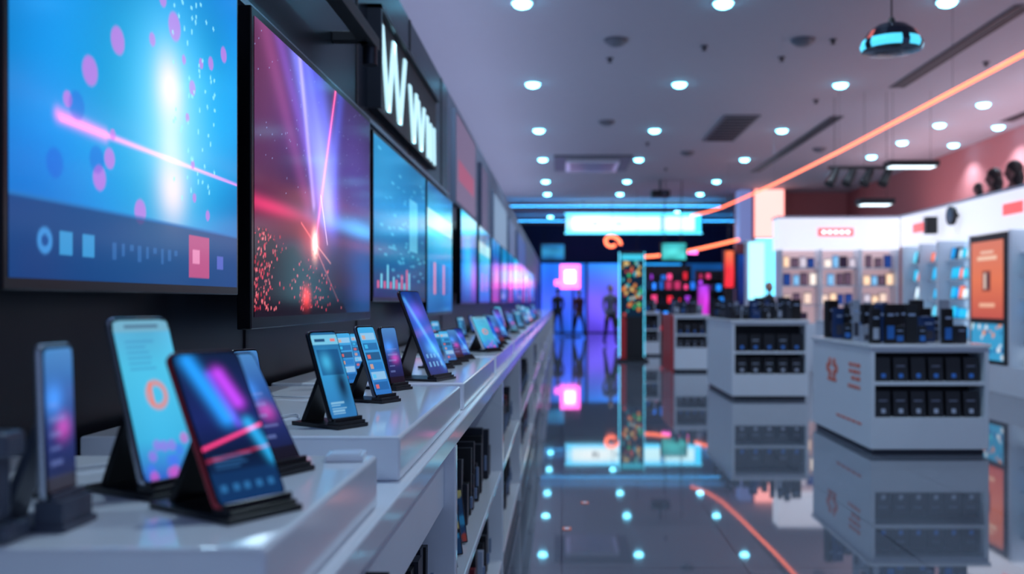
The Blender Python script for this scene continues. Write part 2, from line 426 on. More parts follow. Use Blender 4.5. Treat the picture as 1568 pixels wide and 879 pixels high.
P.line(.46, .5, .52, .3, .003, (255, 220, 255), 1.2)
P.line(.41, .28, .62, .06, .004, (255, 150, 150), .5)
P.line(.40, .30, .55, .22, .003, (255, 170, 160), .8); P.line(.41, .29, .30, .36, .004, (255, 120, 120), .6)
hill = .30-.5*(P.U-.1)**2-.15*P.U+.02*np.sin(30*P.U)
m = (np.clip((hill-P.V)/.02, 0, 1)*.85)[..., None]; P.c = P.c*(1-m)+m*np.array(C(20, 8, 20))
P.mixb(.62, .1, .2, .14, (16, 9, 20), .7)
P.blob(.41, .29, .022, .05, (255, 200, 180), 2.2); P.blob(.40, .30, .09, .07, (255, 80, 70), .45)
for k in range(250):
    t = rng.uniform(0, 1)
    u = abs(rng.normal(.04, .06)) if t < .6 else rng.normal(.40, .11)
    v = rng.uniform(.02, .30) if t < .6 else rng.uniform(.02, .26)*max(0.2, 1-abs(u-.4)*2)
    P.circ(u, v, rng.uniform(.003, .0075), ((225, 66, 90), (180, 36, 58), (235, 115, 125))[rng.integers(3)], .75)
P.blob(.34, .07, .028, .035, (255, 50, 40), 1.1)
for k in range(130): P.circ(rng.uniform(0, 1), rng.uniform(.45, 1), .0022, (170, 190, 255), .7)
tv(2.225, 3.61, 1.232, 2.018, P.mul(1.05), b=0.02)

def ui_paint(kind, nx=90, ny=60, asp=1.8):
    if kind == 0:
        P = Paint(nx, ny, (14, 80, 130), asp).grad([(0, (6, 50, 100)), (.5, (8, 112, 176)), (1, (8, 128, 188))])
        P.clouds(.3, 10)
        for k in range(60): 
            u, v = rng.uniform(.05, .95), rng.uniform(.1, .95); P.rect(u, v, u+.05, v+.015, (90, 200, 240), .5)
        for k in range(12): P.rect(.05+.05*k, .06, .08+.05*k, .08+rng.uniform(.02, .14), ((230, 110, 150), (120, 220, 250))[k % 2], .8)
        P.rect(.62, .35, .8, .75, (110, 215, 250), .6)
    elif kind == 1:
        P = Paint(nx, ny, (60, 190, 230), asp).grad([(0, (14, 80, 150)), (.45, (24, 140, 205)), (.62, (80, 210, 245)), (1, (10, 84, 150))])
        P.rect(0, .66, 1, .8, (190, 245, 255), .9).clouds(.2, 10)
        for k in range(7): P.rect(.1+k*.12, .15, .18+k*.12, .4, ((30, 90, 160), (235, 120, 130), (20, 60, 120))[k % 3], .7)
    elif kind == 2:
        P = Paint(nx, ny, (30, 40, 110), asp).grad([(0, (150, 40, 70)), (.4, (90, 40, 110)), (.7, (16, 90, 180)), (1, (14, 150, 220))])
        P.blob(.5, .4, .3, .2, (255, 100, 90), .5).clouds(.3, 10)
    else:
        P = Paint(nx, ny, (24, 40, 110), asp).grad([(0, (8, 34, 90)), (.5, (10, 90, 185)), (1, (40, 190, 245))])
        P.blob(.4, .5, .3, .3, (60, 200, 255), .7).blob(.8, .3, .2, .2, (255, 70, 150), .4)
    return P
P = ui_paint(0, 160, 110).mul(.8); P.blob(.1, .8, .3, .4, (60, 170, 220), .3)
tv(3.66, 5.07, 1.30, 1.985, P)
tv(5.13, 6.30, 1.22, 1.985, ui_paint(1, 110, 80).mul(.95))
y = 6.85; kinds = [3, 1, 2, 0, 2, 3, 0, 2, 1, 2, 3, 0]
for k in kinds:
    tv(y, y+1.25, 1.28, 2.0, ui_paint(k, 60, 40).mul(.9)); y += 1.52

# lit lettering sign above TVs (slanted strokes, nearly flush) in a dark housing
a = MB()
def bar(a, y0, z0, z1, sh, wd, m, x0=-0.8605, x1=-0.850):
    vs = []
    for x in (x0, x1):
        vs += [(x, y0, z0), (x, y0+wd, z0), (x, y0+wd+sh, z1), (x, y0+sh, z1)]
    a.add(vs, [(0, 1, 2, 3), (7, 6, 5, 4), (0, 4, 5, 1), (1, 5, 6, 2), (2, 6, 7, 3), (3, 7, 4, 0)], m)
LET = mat('sign_letter_face', (.8, .95, 1), 0.4, emi=(0.50, 0.84, 0.95), es=0.9)
a.box(-0.8995, -0.86, 4.30, 6.3, 2.20, 2.68, BLACKM)
a.box(-0.8995, -0.835, 4.26, 4.29, 2.20, 2.68, DARKM)
a.box(-0.8995, -0.835, 4.26, 6.3, 2.66, 2.68, DARKM)
for (y0, sh, z1, z0) in ((4.50, -.15, 2.62, 2.24), (4.53, .13, 2.62, 2.24), (4.82, -.15, 2.62, 2.24), (4.85, .15, 2.62, 2.24),
                     (5.28, -.12, 2.52, 2.22), (5.31, .08, 2.52, 2.22), (5.56, -.10, 2.50, 2.22), (5.59, .10, 2.50, 2.22), (5.86, -.03, 2.48, 2.22), (6.0, -.02, 2.46, 2.22), (6.16, -.02, 2.46, 2.22)):
    bar(a, y0, z0, z1, sh, .065, LET)
a.build('illuminated_letter_sign')
a = MB(); a.box(-0.80, -0.74, 2.9, 3.75, 2.32, 2.37, BLACKM); a.box(-0.8995, -0.76, 3.0, 3.05, 2.32, 2.36, BLACKM); a.box(-0.8995, -0.76, 3.6, 3.65, 2.32, 2.36, BLACKM)
a.cyl((-0.77, 3.7, 2.32), (-0.77, 3.7, 2.25), 0.03, 0.03, DARKM)
a.build('light_rail', 0.004)
for (y0, y1, z0, z1, cc) in ((7.5, 9.2, 2.1, 2.88, (150, 130, 170)), (9.9, 10.7, 2.05, 2.8, (120, 110, 150)), (11.7, 14.4, 2.0, 2.72, (160, 190, 230)), (15.2, 17, 2.05, 2.7, (120, 140, 190)), (18, 22, 2.05, 2.7, (90, 120, 200))):
    P = Paint(40, 30, cc, 2).mul(.5)
    if y0 < 9: P.rect(.1, .25, .9, .5, (190, 60, 90), .45)
    a = MB(); a.box(-0.8995, -0.86, y0, y1, z0, z1, WALLW); a.screen((-0.859, y0+.03, z0+.03), (0, y1-y0-.06, 0), (0, 0, z1-z0-.06), P, LIGHTBOX); a.build('poster_lightbox')

# ------------------------------------------------------------------ counter and risers
a = MB()
ST = 0.98; FX = -0.268; BX = -0.897
a.box(BX, FX, -0.6, 30, ST-0.045, ST, WHITE)
a.box(BX, FX-0.03, -0.6, 2.33, 0.78, ST-0.045, WHITEK)
a.box(BX, -0.62, -0.6, 30, 0, ST-0.045, WHITEK)
a.box(-0.62, FX-0.02, -0.6, 30, 0, 0.09, DARKM)
divs = [-0.6, 2.33, 4.2, 6.0, 8.9, 11.8, 14.7, 17.6, 20.5, 23.4, 26.3, 29.9]
for y in divs: a.box(-0.62, FX, y, y+0.04, 0, ST-0.045, WHITE)
a.box(-0.62, FX-0.005, -0.6, 30, 0.505, 0.53, WHITE)
a.box(-0.62, FX-0.005, -0.6, 30, 0.09, 0.12, WHITE)
a.build('display_counter', 0.004)
a = MB()
cols_b = [(14, 14, 18), (20, 22, 30), (30, 32, 44), (12, 12, 16), (120, 30, 40), (170, 180, 200)]
def stock(a, y0, y1, z, hmax, dens=1.0):
    y = y0
    while y < y1:
        t = random.uniform(0.03, 0.06); h = random.uniform(0.12, hmax); tilt = random.uniform(-0.15, 0.02)
        c = C(*random.choice(cols_b[:4] if random.random() < .8 else cols_b))
        M = Matrix.Translation((0, y, z+0.004)) @ Matrix.Rotation(tilt, 4, 'X')
        a.box(-0.50+random.uniform(-.03, .02), FX-0.05+random.uniform(-.02, .0), 0, t, 0, h, PACK, M, c)
        if random.random() < .5:
            a.box(FX-0.055, FX-0.047, t*.3, t*.7, h*.3, h*.6, PACK, M, C(120, 140, 170))
        y += t+random.uniform(0.012, 0.05)
stock(a, 1.5, 2.25, 0.53, 0.22)
for i in range(1, len(divs)-3):
    stock(a, divs[i]+(.1 if i > 1 else .75), divs[i+1]-.12, 0.53, 0.24); stock(a, divs[i]+.1, divs[i+1]-.12, 0.12, 0.26)
stock(a, 1.2, 2.25, 0.12, 0.26)
a.build('boxed_stock')
a = MB()
for k, yy in enumerate((2.50, 2.62, 2.76, 2.9)):
    P = Paint(16, 24, (30, 80, 120), .7).speck(0, 0, 1, 1, 25, .09, [(215, 80, 60), (220, 200, 120), (60, 170, 210), (20, 20, 30), (16, 18, 30)])
    M = Matrix.Translation((FX-0.07, yy, 0.535)) @ Matrix.Rotation(math.radians(35), 4, 'Z') @ Matrix.Rotation(-.25, 4, 'X')
    a.slab(.10, .17, .006, .004, BLACKP, M); a.screen((-.045, -.001, .005), (.09, 0, 0), (0, 0, .16), P, PACK, M)
a.build('leaflet_stand')

TZ = 1.06
RX = -0.288
risers = [(0.895, 1.44), (1.64, 2.62), (2.72, 3.95), (4.05, 5.5), (5.6, 7.4), (7.5, 9.6), (9.7, 12.3), (12.4, 16), (16.2, 21), (21.2, 28)]
for (y0, y1) in risers:
    a = MB(); a.box(-0.86, RX, y0, y1, ST, TZ, WHITE); a.build('display_riser', 0.006, 3)
a = MB(); a.box(-0.86, RX, 0.2, 0.80, ST, TZ-0.03, WHITE); a.build('display_riser', 0.006, 3)

# ------------------------------------------------------------------ phones and tablets
def phone_paint(kind, nx=44, ny=88, asp=.48):
    P = Paint(nx, ny, (60, 150, 200), asp)
    if kind == 'pale':
        P.grad([(0, (50, 90, 190)), (.25, (60, 170, 215)), (.7, (75, 185, 222)), (1, (90, 170, 210))]); P.clouds(.16, 8)
        P.circ(.52, .52, .075, (225, 120, 100), .9, ring=.03); P.rect(.40, .45, .46, .6, (225, 120, 100), .9)
        for k in range(14): P.circ(rng.uniform(.1, .9), rng.uniform(.02, .24), .035, ((200, 80, 190), (70, 110, 230), (150, 100, 220))[k % 3], .6)
        for k in range(6): P.rect(.15, .68+.035*k, .15+rng.uniform(.3, .7), .68+.035*k+.012, (60, 120, 175), .6)
        P.rect(0, .93, 1, 1, (110, 165, 190), .9); P.rect(.2, .95, .8, .975, (60, 80, 110), .7)
    elif kind == 'dark_streak':
        P.grad([(0, (14, 50, 96)), (.3, (8, 20, 48)), (.55, (24, 36, 96)), (1, (14, 30, 62))])
        P.line(.2, .95, .5, .55, .06, (30, 150, 240), 1.0); P.line(.6, .85, .75, .65, .05, (190, 60, 230), 1.0); P.line(.45, .85, .65, .5, .03, (100, 40, 200), .8)
        P.line(.0, .36, 1, .48, .008, (255, 60, 120), 1.5); P.line(0, .28, 1, .33, .006, (230, 50, 80), .7)
        P.rect(0, 0, 1, .2, (14, 48, 92), .8)
        for k in range(5): P.rect(.08+.18*k, .07, .17+.18*k, .12, (50, 120, 180), .6)
        for k in range(4): P.rect(.1, .22+.025*k, .1+rng.uniform(.2, .6), .232+.025*k, (50, 110, 170), .5)
        P.line(.8, .5, 1, .25, .04, (40, 170, 230), .9)
    elif kind == 'violet':
        P.grad([(0, (18, 18, 38)), (.4, (30, 46, 108)), (.7, (46, 90, 160)), (1, (70, 126, 185))])
        P.blob(.6, .45, .25, .08, (220, 60, 170), .6); P.blob(.3, .65, .3, .10, (60, 140, 230), .7); P.rect(0, 0, 1, .12, (20, 16, 24), .8)
        for k in range(5): P.rect(.12, .2+.1*k, .12+rng.uniform(.3, .7), .23+.1*k, (130, 150, 220), .3)
    elif kind == 'feed':
        P.grad([(0, (44, 110, 170)), (.5, (50, 140, 195)), (1, (34, 96, 145))])
        P.rect(0, .86, 1, .97, (120, 195, 225), .85); P.rect(.1, .89, .5, .93, (30, 70, 110)); P.rect(.7, .89, .9, .93, (210, 120, 120))
        P.rect(.08, .5, .92, .80, (18, 66, 118), .75); P.mixb(.35, .65, .2, .1, (70, 180, 225), .8)
        P.mixb(.72, .38, .22, .22, (12, 26, 52), .95)
        for k in range(5): P.rect(.1, .05+.03*k, .1+rng.uniform(.3, .7), .065+.03*k, (150, 200, 225), .6)
    elif kind == 'list':
        P.grad([(0, (40, 105, 180)), (1, (60, 160, 215))])
        for k in range(6):
            P.rect(.08, .08+.145*k, .92, .19+.145*k, ((20, 80, 140), (150, 195, 225), (30, 110, 180), (16, 40, 80))[k % 4], .7)
            P.rect(.14, .10+.145*k, .34, .16+.145*k, ((215, 100, 90), (60, 180, 230), (200, 150, 120))[k % 3], .8)
    elif kind == 'blue':
        P.grad([(0, (8, 40, 110)), (.5, (14, 86, 190)), (1, (10, 44, 120))]); P.clouds(.4, 12)
        P.line(.1, .9, .9, .1, .04, (90, 190, 255), .5); P.blob(.5, .75, .4, .1, (130, 80, 220), .5); P.blob(.6, .3, .3, .08, (100, 200, 255), .5)
        for k in range(8): P.rect(.15+.2*(k % 4), .1+.1*(k//4), .25+.2*(k % 4), .15+.1*(k//4), (120, 190, 240), .6)
    else:
        P.grad([(0, (180, 70, 110)), (.4, (90, 90, 190)), (1, (70, 180, 220))]); P.clouds(.3, 10)
        for k in range(4): P.rect(.15, .15+.2*k, .85, .27+.2*k, (200, 225, 240), .5)
    r = .10
    dx = np.maximum(np.abs(P.U-.5)-(.5-r), 0); dy = np.maximum(np.abs(P.V-.5)*1-(.5-r*asp), 0)/asp
    P.c[np.sqrt(dx**2+dy**2) > r] = 0.002
    return P.mul(.95)

def device(name, x, y, yaw, lean, w, h, kind, body=BLACKP, z=TZ, t=.009, lift=.012, stand='wedge', bz=.004, base=BLACKP):
    ya = math.radians(yaw); le = math.radians(lean)
    R = Matrix.Translation((x, y, z+0.0005)) @ Matrix.Rotation(ya, 4, 'Z')
    M = R @ Matrix.Translation((0, 0, lift)) @ Matrix.Rotation(-le, 4, 'X')
    a = MB()
    a.slab(w, h, t, min(w*.13, .013), body, M)
    a.slab(w-.003, h-.003, .001, min(w*.12, .012), BEZEL, M, y=-.0006, z=.0015)
    P = phone_paint(kind) if isinstance(kind, str) else kind
    a.screen((-w/2+bz, -.0016, bz*1.3), (w-2*bz, 0, 0), (0, 0, h-2.6*bz), P, PHONES, M)
    a.box(w/2-.0005, w/2+.0012, t*.3, t*.7, h*.62, h*.72, DARKM, M)
    ay = math.sin(le)*.6*h+t+.001; az = math.cos(le)*.6*h+lift
    by = ay+.035+.08*h
    bw = w*.52
    a.box(-bw, bw, -.022, by+.01, 0, .007, base, R)
    a.box(-bw*.9, bw*.9, -.018, t+.004, .007, lift+.001, base, R)
    a.box(-bw*.9, bw*.9, -.010, -.004, lift, lift+.008, base, R)
    hw = w*.22 if stand == 'wedge' else w*.1
    a.add([(-hw, ay, az), (hw, ay, az), (hw*1.5, by, .007), (-hw*1.5, by, .007), (-hw, ay-.004, az-.012), (hw, ay-.004, az-.012), (hw*1.5, by-.012, .007), (-hw*1.5, by-.012, .007)],
          [(0, 1, 2, 3), (7, 6, 5, 4), (0, 4, 5, 1), (1, 5, 6, 2), (2, 6, 7, 3), (3, 7, 4, 0)], base, mtx=R)
    return a.build(name, 0.0008, 1)

REDEDGE = mat('red_anodised', (0.55, 0.05, 0.07), 0.3, metal=.3)
SILV = mat('silver_anodised', (0.5, 0.55, 0.62), 0.25, metal=.8)
device('smartphone', -0.535, 0.985, 88, 2, .060, .165, 'violet', SILV, lift=.03, base=GREYP)
device('smartphone', -0.484, 1.15, 60, 19, .088, .218, 'pale', SILV, lift=.014)
device('smartphone', -0.345, 1.035, 55, 30, .094, .196, 'dark_streak', REDEDGE)
device('smartphone', -0.387, 1.295, 62, 33, .064, .184, 'violet', REDEDGE)
device('smartphone', -0.413, 1.76, 55, 22, .072, .185, 'feed', BLACKP)
device('smartphone', -0.423, 2.20, 60, 21, .066, .182, 'list', GREYP)
device('smartphone', -0.57, 2.50, 62, 14, .066, .15, 'list', GREYP)
device('smartphone', -0.445, 2.51, 60, 14, .066, .165, 'violet', BLACKP)
device('tablet_computer', -0.372, 2.82, 70, 23, .125, .285, 'blue', BLACKP)
for k, yy in enumerate((3.3, 3.48, 3.66, 3.84)):
    device('smartphone', -0.42+.008*k, yy, 58, 24, .062, .13, ('feed', 'list', 'violet', 'blue')[k], BLACKP)
device('tablet_computer', -0.335, 4.42, 58, 28, .12, .18, 'pale', WHITE)
device('tablet_computer', -0.345, 4.78, 58, 28, .11, .17, 'blue', WHITE)
device('tablet_computer', -0.345, 5.15, 58, 25, .10, .17, 'violet', BLACKP)
for k in range(14):
    yy = 5.8+k*.62
    if any(abs(yy-r[1]) < .12 or abs(yy-r[0]) < .05 for r in risers): yy += .2
    device('smartphone', -0.36-.12*(k % 2), yy, 58, 22, .09, .15+.05*(k % 3 == 0), ('blue', 'list', 'violet', 'other', 'feed')[k % 5], BLACKP)
for k, yy in enumerate((1.98, 3.05, 3.55, 4.3, 4.95, 6.2, 7.0)):
    device('smartphone', -0.66, yy, 58, 15, .07, .13, ('violet', 'list', 'blue', 'other', 'list', 'feed', 'blue')[k], BLACKP)

# security stand at far left (dark)
a = MB()
a.box(-0.62, -0.545, .905, .95, TZ, TZ+.018, GREYP)
a.box(-0.605, -0.56, .912, .94, TZ+.018, TZ+.085, GREYP)
a.box(-0.63, -0.548, .905, .945, TZ+.083, TZ+.11, GREYP)
a.build('security_stand', 0.006)
a = MB(); M = Matrix.Translation((-.328, 1.405, TZ)) @ Matrix.Rotation(math.radians(6), 4, 'Z')
a.box(-.028, .028, -.03, .022, 0.0005, .010, WHITE, M); a.box(-.022, .022, -.024, .016, .010, .0115, WHITEK, M)
a.build('price_card_holder', .002)
def cable(pts, m=CABLEW, r=.0022):
    a = MB(); P0 = [Vector(p) for p in pts]; out = []
    for i in range(len(P0)-1):
        p0 = P0[max(i-1, 0)]; p1 = P0[i]; p2 = P0[i+1]; p3 = P0[min(i+2, len(P0)-1)]
        for k in range(8):
            t = k/8
            out.append(.5*((2*p1)+(-p0+p2)*t+(2*p0-5*p1+4*p2-p3)*t*t+(-p0+3*p1-3*p2+p3)*t**3))
    out.append(P0[-1]); a.tube(out, r, m, 6); a.build('charging_cable')
zt = TZ+.004
cable([(-.53, 1.38, zt), (-.57, 1.33, zt), (-.62, 1.38, zt), (-.70, 1.30, zt), (-.78, 1.34, zt)])
cable([(-.53, 1.86, zt), (-.56, 1.93, zt), (-.60, 1.84, zt), (-.68, 1.80, zt), (-.80, 1.86, zt)])
cable([(-.56, 1.72, zt), (-.62, 1.76, zt), (-.80, 1.72, zt)], BLACKM)
cable([(-.55, 2.28, zt), (-.59, 2.34, zt), (-.65, 2.28, zt), (-.82, 2.35, zt)])
cable([(-.64, 1.12, zt), (-.68, 1.18, zt), (-.72, 1.06, zt), (-.8, 1.12, zt)], BLACKM, .003)
a = MB(); a.cyl((FX-.029, 1.40, .88), (FX+.005, 1.40, .88), .009, .009, BLACKM); 
a.tube([(FX+.002, 1.40, .88), (FX+.004, 1.38, .85), (FX+.003, 1.37, .80), (FX+.002, 1.36, .70), (FX-.01, 1.35, .6)], .004, BLACKM, 6)
a.build('cable_grommet')

# ------------------------------------------------------------------ kiosks
def kiosk(x0, x1, y0, y1, h, rows, n, name='display_kiosk', base=.31, logo=False, top=True, red=False):
    a = MB(); d = .32
    a.box(x0+.03, x1-.03, y0+.04, y1-.03, 0, .05, DARKM)
    a.box(x0, x1, y0+d, y1, .05, h-.03, WHITEK)
    a.box(x0, x0+.035, y0, y0+d, .05, h-.03, WHITEK)
    a.box(x1-.035, x1, y0, y0+d, .05, h-.03, WHITEK)
    a.box(x0+.035, x1-.035, y0, y0+d, .05, rows[-1][0], WHITEK)
    a.box(x0-.015, x1+.015, y0-.015, y1+.015, h-.03, h, WHITE)
    a.box(x0+.035, x1-.035, y0+.005, y0+d, h-.07, h-.03, WHITEK)
    for (z0, z1) in rows[:-1]: a.box(x0+.035, x1-.035, y0, y0+d, z0-.03, z0, WHITEK)
    a.box(x0+.036, x1-.036, y0+d-.01, y0+d-.002, rows[-1][0], h-.07, SLOT)
    if red: a.box(x0-.05, x0-.016, y0, y1, 0, h, REDP)
    if logo:
        for (zz, words) in ((.735, (.10, .07, .09)), (.675, (.06, .12, .08)), (.615, (.12, .10)), (.54, (.05, .09, .07, .05))):
            yy = y0+.28
            for wdt in words:
                a.box(x0-.004, x0, yy, yy+wdt, zz-.016, zz+.016, ORP); yy += wdt+.025
        for k in range(6):
            t = k*math.pi/3; cy = y0+1.12+.10*math.cos(t)*1.4; cz = .66+.065*math.sin(t)
            a.cyl((x0-.004, cy, cz), (x0, cy, cz), .045, .045, ORP, 10)
        a.box(x0-.004, x0, y0+.98, y0+1.26, .535, .565, ORP)
        for k in range(5): a.box(x0-.004, x0, y0+.25+k*.15, y0+.37+k*.15, .22, .24, ORP)
    wi = (x1-x0-.1)/n
    for (z0, z1) in rows:
        hh = (z1-z0)*.82
        for k in range(n):
            cx = x0+.05+wi*(k+.5)
            M = Matrix.Translation((cx, y0+.05, z0+.001)) @ Matrix.Rotation(-.12, 4, 'X')
            a.box(-wi*.42, wi*.42, 0, .05, 0, hh, BLACKP, M)
            a.box(-wi*.12, wi*.12, -.003, 0, hh*.15, hh*.32, PACK, M, C(60, 130, 220) if z0 > .5 else C(180, 190, 210))
            if k % 2 or z0 < .5: a.box(-wi*.25, wi*.25, -.003, 0, hh*.6, hh*.66, PACK, M, C(150, 160, 180))
    a.build(name, .004)
    if top:
        b = MB(); yy = y0+.10; sc = 1.25 if logo else 1.0
        cl = [(10, 10, 13), (12, 13, 18), (16, 17, 24), (14, 14, 18), (28, 32, 44), (16, 50, 100), (150, 158, 175)]
        while yy < y1-.12:
            xx = x0+.05
            while xx < x1-.13:
                wd = random.uniform(.06, .13); hh = random.choice((.12, .18, .24, .27, .30))*sc; tk = random.uniform(.03, .08)
                if random.random() < .85:
                    M = Matrix.Translation((xx+wd/2, yy+random.uniform(-.02, .04), h+.001)) @ Matrix.Rotation(random.uniform(-.3, .3), 4, 'Z')
                    b.box(-wd/2, wd/2, 0, tk, 0, hh, PACK, M, C(*random.choice(cl)))
                    b.box(-wd*.3, wd*.3, -.003, 0, hh*.70, hh*.76, PACK, M, C(150, 170, 205))
                    if random.random() < .5: b.box(-wd*.35, wd*.35, -.003, 0, hh*.12, hh*.45, PACK, M, C(*random.choice([(40, 110, 190), (170, 178, 195), (60, 60, 74)])))
                xx += wd+random.uniform(.01, .05)
            yy += .27
        b.build('boxed_gadget_display', .003)
kiosk(2.62, 3.62, 7.8, 9.6, .94, [(.62, .87), (.315, .585)], 6, logo=True)
kiosk(2.26, 3.27, 12.2, 14.3, 1.06, [(.64, .92), (.34, .60)], 5)
kiosk(2.08, 2.72, 17, 18.6, 1.06, [(.70, .95), (.45, .66)], 4, red=True)
kiosk(1.62, 2.35, 22, 23.6, 1.06, [(.64, .92), (.34, .60)], 4, red=True)
kiosk(4.2, 5.2, 13.4, 15.2, 1.0, [(.64, .92), (.34, .60)], 5)

# digital totem
P = Paint(30, 70, (8, 30, 50), .45).speck(.05, .03, .95, .9, 55, .028, [(230, 140, 60), (60, 190, 120), (220, 80, 70), (230, 190, 110), (60, 180, 200)], .85)
P.rect(0, .9, 1, 1, (60, 190, 220))
a = MB(); a.box(1.26, 1.80, 20, 20.12, 0, 2.38, BLACKM); a.box(1.18, 1.88, 19.85, 20.3, 0, .05, BLACKM)
a.screen((1.30, 19.995, .98), (.46, 0, 0), (0, 0, 1.35), P.mul(1.0), SCREEN); a.box(1.252, 1.262, 19.99, 20.1, .1, 2.38, CYANG)
a.box(1.79, 1.80, 19.99, 20.1, .1, 2.38, CYANG)
a.box(1.27, 1.40, 19.985, 20, .05, .95, REDP)
a.build('digital_totem', .008)

# ------------------------------------------------------------------ column
a = MB()
a.box(5.66, 6.6, 27.2, 28.09, 0, CZ, SALMON)
a.box(5.70, 6.56, 27.17, 27.2, 3.2, CZ-.02, PEACHG)
a.box(5.72, 6.45, 27.17, 27.2, 1.2, 3.15, CYANG)
a.box(5.31, 5.66, 27.4, 28.09, 3.1, CZ, mat('column_side_blue', (.3, .35, .6), .6, emi=(.25, .35, .8), es=.4))
a.build('illuminated_column')
TOWG = mat('tower_cyan', (.4, .9, 1), 0.4, emi=(0.30, 0.85, 1.0), es=1.6)
a = MB(); a.box(3.98, 4.42, 19.8, 20.2, 0, .1, DARKM); a.box(4.0, 4.4, 19.85, 20.15, .1, 2.62, WHITEK)
a.box(4.03, 4.37, 19.84, 19.85, 1.3, 2.58, TOWG); a.build('lit_display_tower', .01)

# ------------------------------------------------------------------ cabinets on the right
def pack_col(): return C(*random.choice([(40, 180, 225), (60, 200, 240), (30, 140, 210), (210, 230, 245), (25, 40, 70), (90, 200, 235), (170, 200, 220), (230, 120, 100), (40, 170, 225)]))
bays = [9.2, 10.4, 11.6, 12.75, 14.0, 15.2, 15.95, 16.75]
a = MB(); X = 6.2
a.box(X, X+.5, 9.2, 16.79, 0, .40, WHITEK)
a.box(X+.44, X+.5, 9.2, 16.79, .4, 2.3, BAYBACK)
a.box(X-.02, X+.5, 9.2, 16.79, 2.3, 2.83, HEADER)
a.box(X-.04, X+.5, 9.2, 16.79, 2.83, 2.87, WHITEK)
for y in bays: a.box(X, X+.44, y-.04, y+.04, .4, 2.3, WHITEK)
for i in range(len(bays)-1):
    if i == 3: continue
    for z in (.70, 1.02, 1.34, 1.66, 1.98): a.box(X+.12, X+.44, bays[i]+.04, bays[i+1]-.04, z-.02, z, WHITEK)
for y in (10.2, 12.6, 15.9): 
    a.box(X-.035, X-.02, y-.28, y+.28, 2.50, 2.66, REDG)
a.build('product_display_cabinet', .004)
b = MB()
for i in range(len(bays)-1):
    if i == 3: continue
    for z in (.40, .70, 1.02, 1.34, 1.66, 1.98):
        y = bays[i]+.09
        while y < bays[i+1]-.15:
            wd = random.uniform(.10, .14); hh = random.uniform(.17, .24)
            M = Matrix.Translation((X+.2, y+.05, z+.002)) @ Matrix.Rotation(math.radians(-60), 4, 'Z') @ Matrix.Rotation(-.25, 4, 'X')
            c = pack_col(); P = Paint(3, 4, (255, 255, 255)); P.c[:] = np.array(c)*1.3; P.c[0] *= .5
            b.box(-wd/2, wd/2, 0, .012, 0, hh, BLACKP, M)
            b.screen((-wd/2+.006, -.002, .008), (wd-.012, 0, 0), (0, 0, hh-.016), P, SCREEN, M)
            y += wd+random.uniform(.0, .05)
b.build('phone_display_rack')
P = Paint(50, 60, (232, 120, 90), .9).grad([(0, (200, 90, 80)), (.5, (235, 125, 90)), (1, (225, 130, 110))])
P.rect(.36, .35, .62, .62, (120, 60, 60), .8); P.rect(.40, .38, .47, .58, (230, 210, 200), .9); P.rect(.51, .38, .58, .58, (50, 40, 60), .9)
P.rect(.2, .75, .8, .80, (255, 215, 190), .9); P.rect(.3, .84, .7, .88, (255, 220, 200), .8); P.rect(.25, .15, .75, .2, (255, 200, 170), .8)
a = MB(); a.box(X-.01, X+.40, 12.80, 13.95, .42, 2.28, BLACKM)
a.screen((X-.014, 13.90, 1.06), (0, -1.0, 0), (0, 0, 1.12), P.mul(.8), LIGHTBOX)
P = Paint(30, 20, (60, 160, 210), 1.5).speck(0, 0, 1, 1, 30, .06, [(230, 240, 250), (240, 150, 90), (30, 80, 150), (80, 210, 230)])
a.screen((X-.014, 13.90, .46), (0, -1.0, 0), (0, 0, .52), P.mul(.8), LIGHTBOX)
a.build('advertising_lightbox')
a = MB(); Y = 16.92
a.box(4.02, 6.2, Y, Y+.45, 0, .9, WHITEK)
a.box(4.02, 6.2, Y+.40, Y+.45, .9, 2.28, BAYWARM)
a.box(3.98, 6.2, Y-.03, Y+.45, 2.26, 2.83, HEADER); a.box(3.96, 6.2, Y-.05, Y+.45, 2.83, 2.87, WHITEK)
for x in (4.02, 4.75, 5.48, 6.16): a.box(x, x+.04, Y, Y+.42, .9, 2.27, WHITEK)
for z in (1.25, 1.60, 1.93): a.box(4.06, 6.16, Y+.15, Y+.40, z-.02, z, WHITEK)
a.box(4.70, 5.35, Y-.045, Y-.03, 2.50, 2.65, REDG)
for k in range(5): a.box(4.77+k*.11, 4.84+k*.11, Y-.05, Y-.045, 2.55, 2.60, WHITEG)
a.build('rear_display_cabinet', .004)
b = MB()
for z in (.9, 1.25, 1.60, 1.93):
    x = 4.12
    while x < 6.05:
        hh = random.uniform(.17, .25); wd = random.uniform(.1, .14)
        if not any(abs(x+wd/2-q) < .09 for q in (4.77, 5.5)):
            c = C(*random.choice([(235, 205, 190), (200, 190, 205), (90, 70, 90), (30, 60, 130), (250, 235, 225), (120, 180, 225), (40, 30, 50), (255, 215, 180)]))
            P = Paint(3, 4, (0, 0, 0)); P.c[:] = np.array(c)*1.05
            b.box(x, x+wd, Y+.18, Y+.24, z+.001, z+hh, PACK, None, c)
            b.screen((x+.01, Y+.178, z+.02), (wd-.02, 0, 0), (0, 0, hh-.05), P, SCREEN)  # pack fronts glow in their print colour, lighting put in as emission
        x += wd+random.uniform(.02, .07)
b.build('accessory_display')

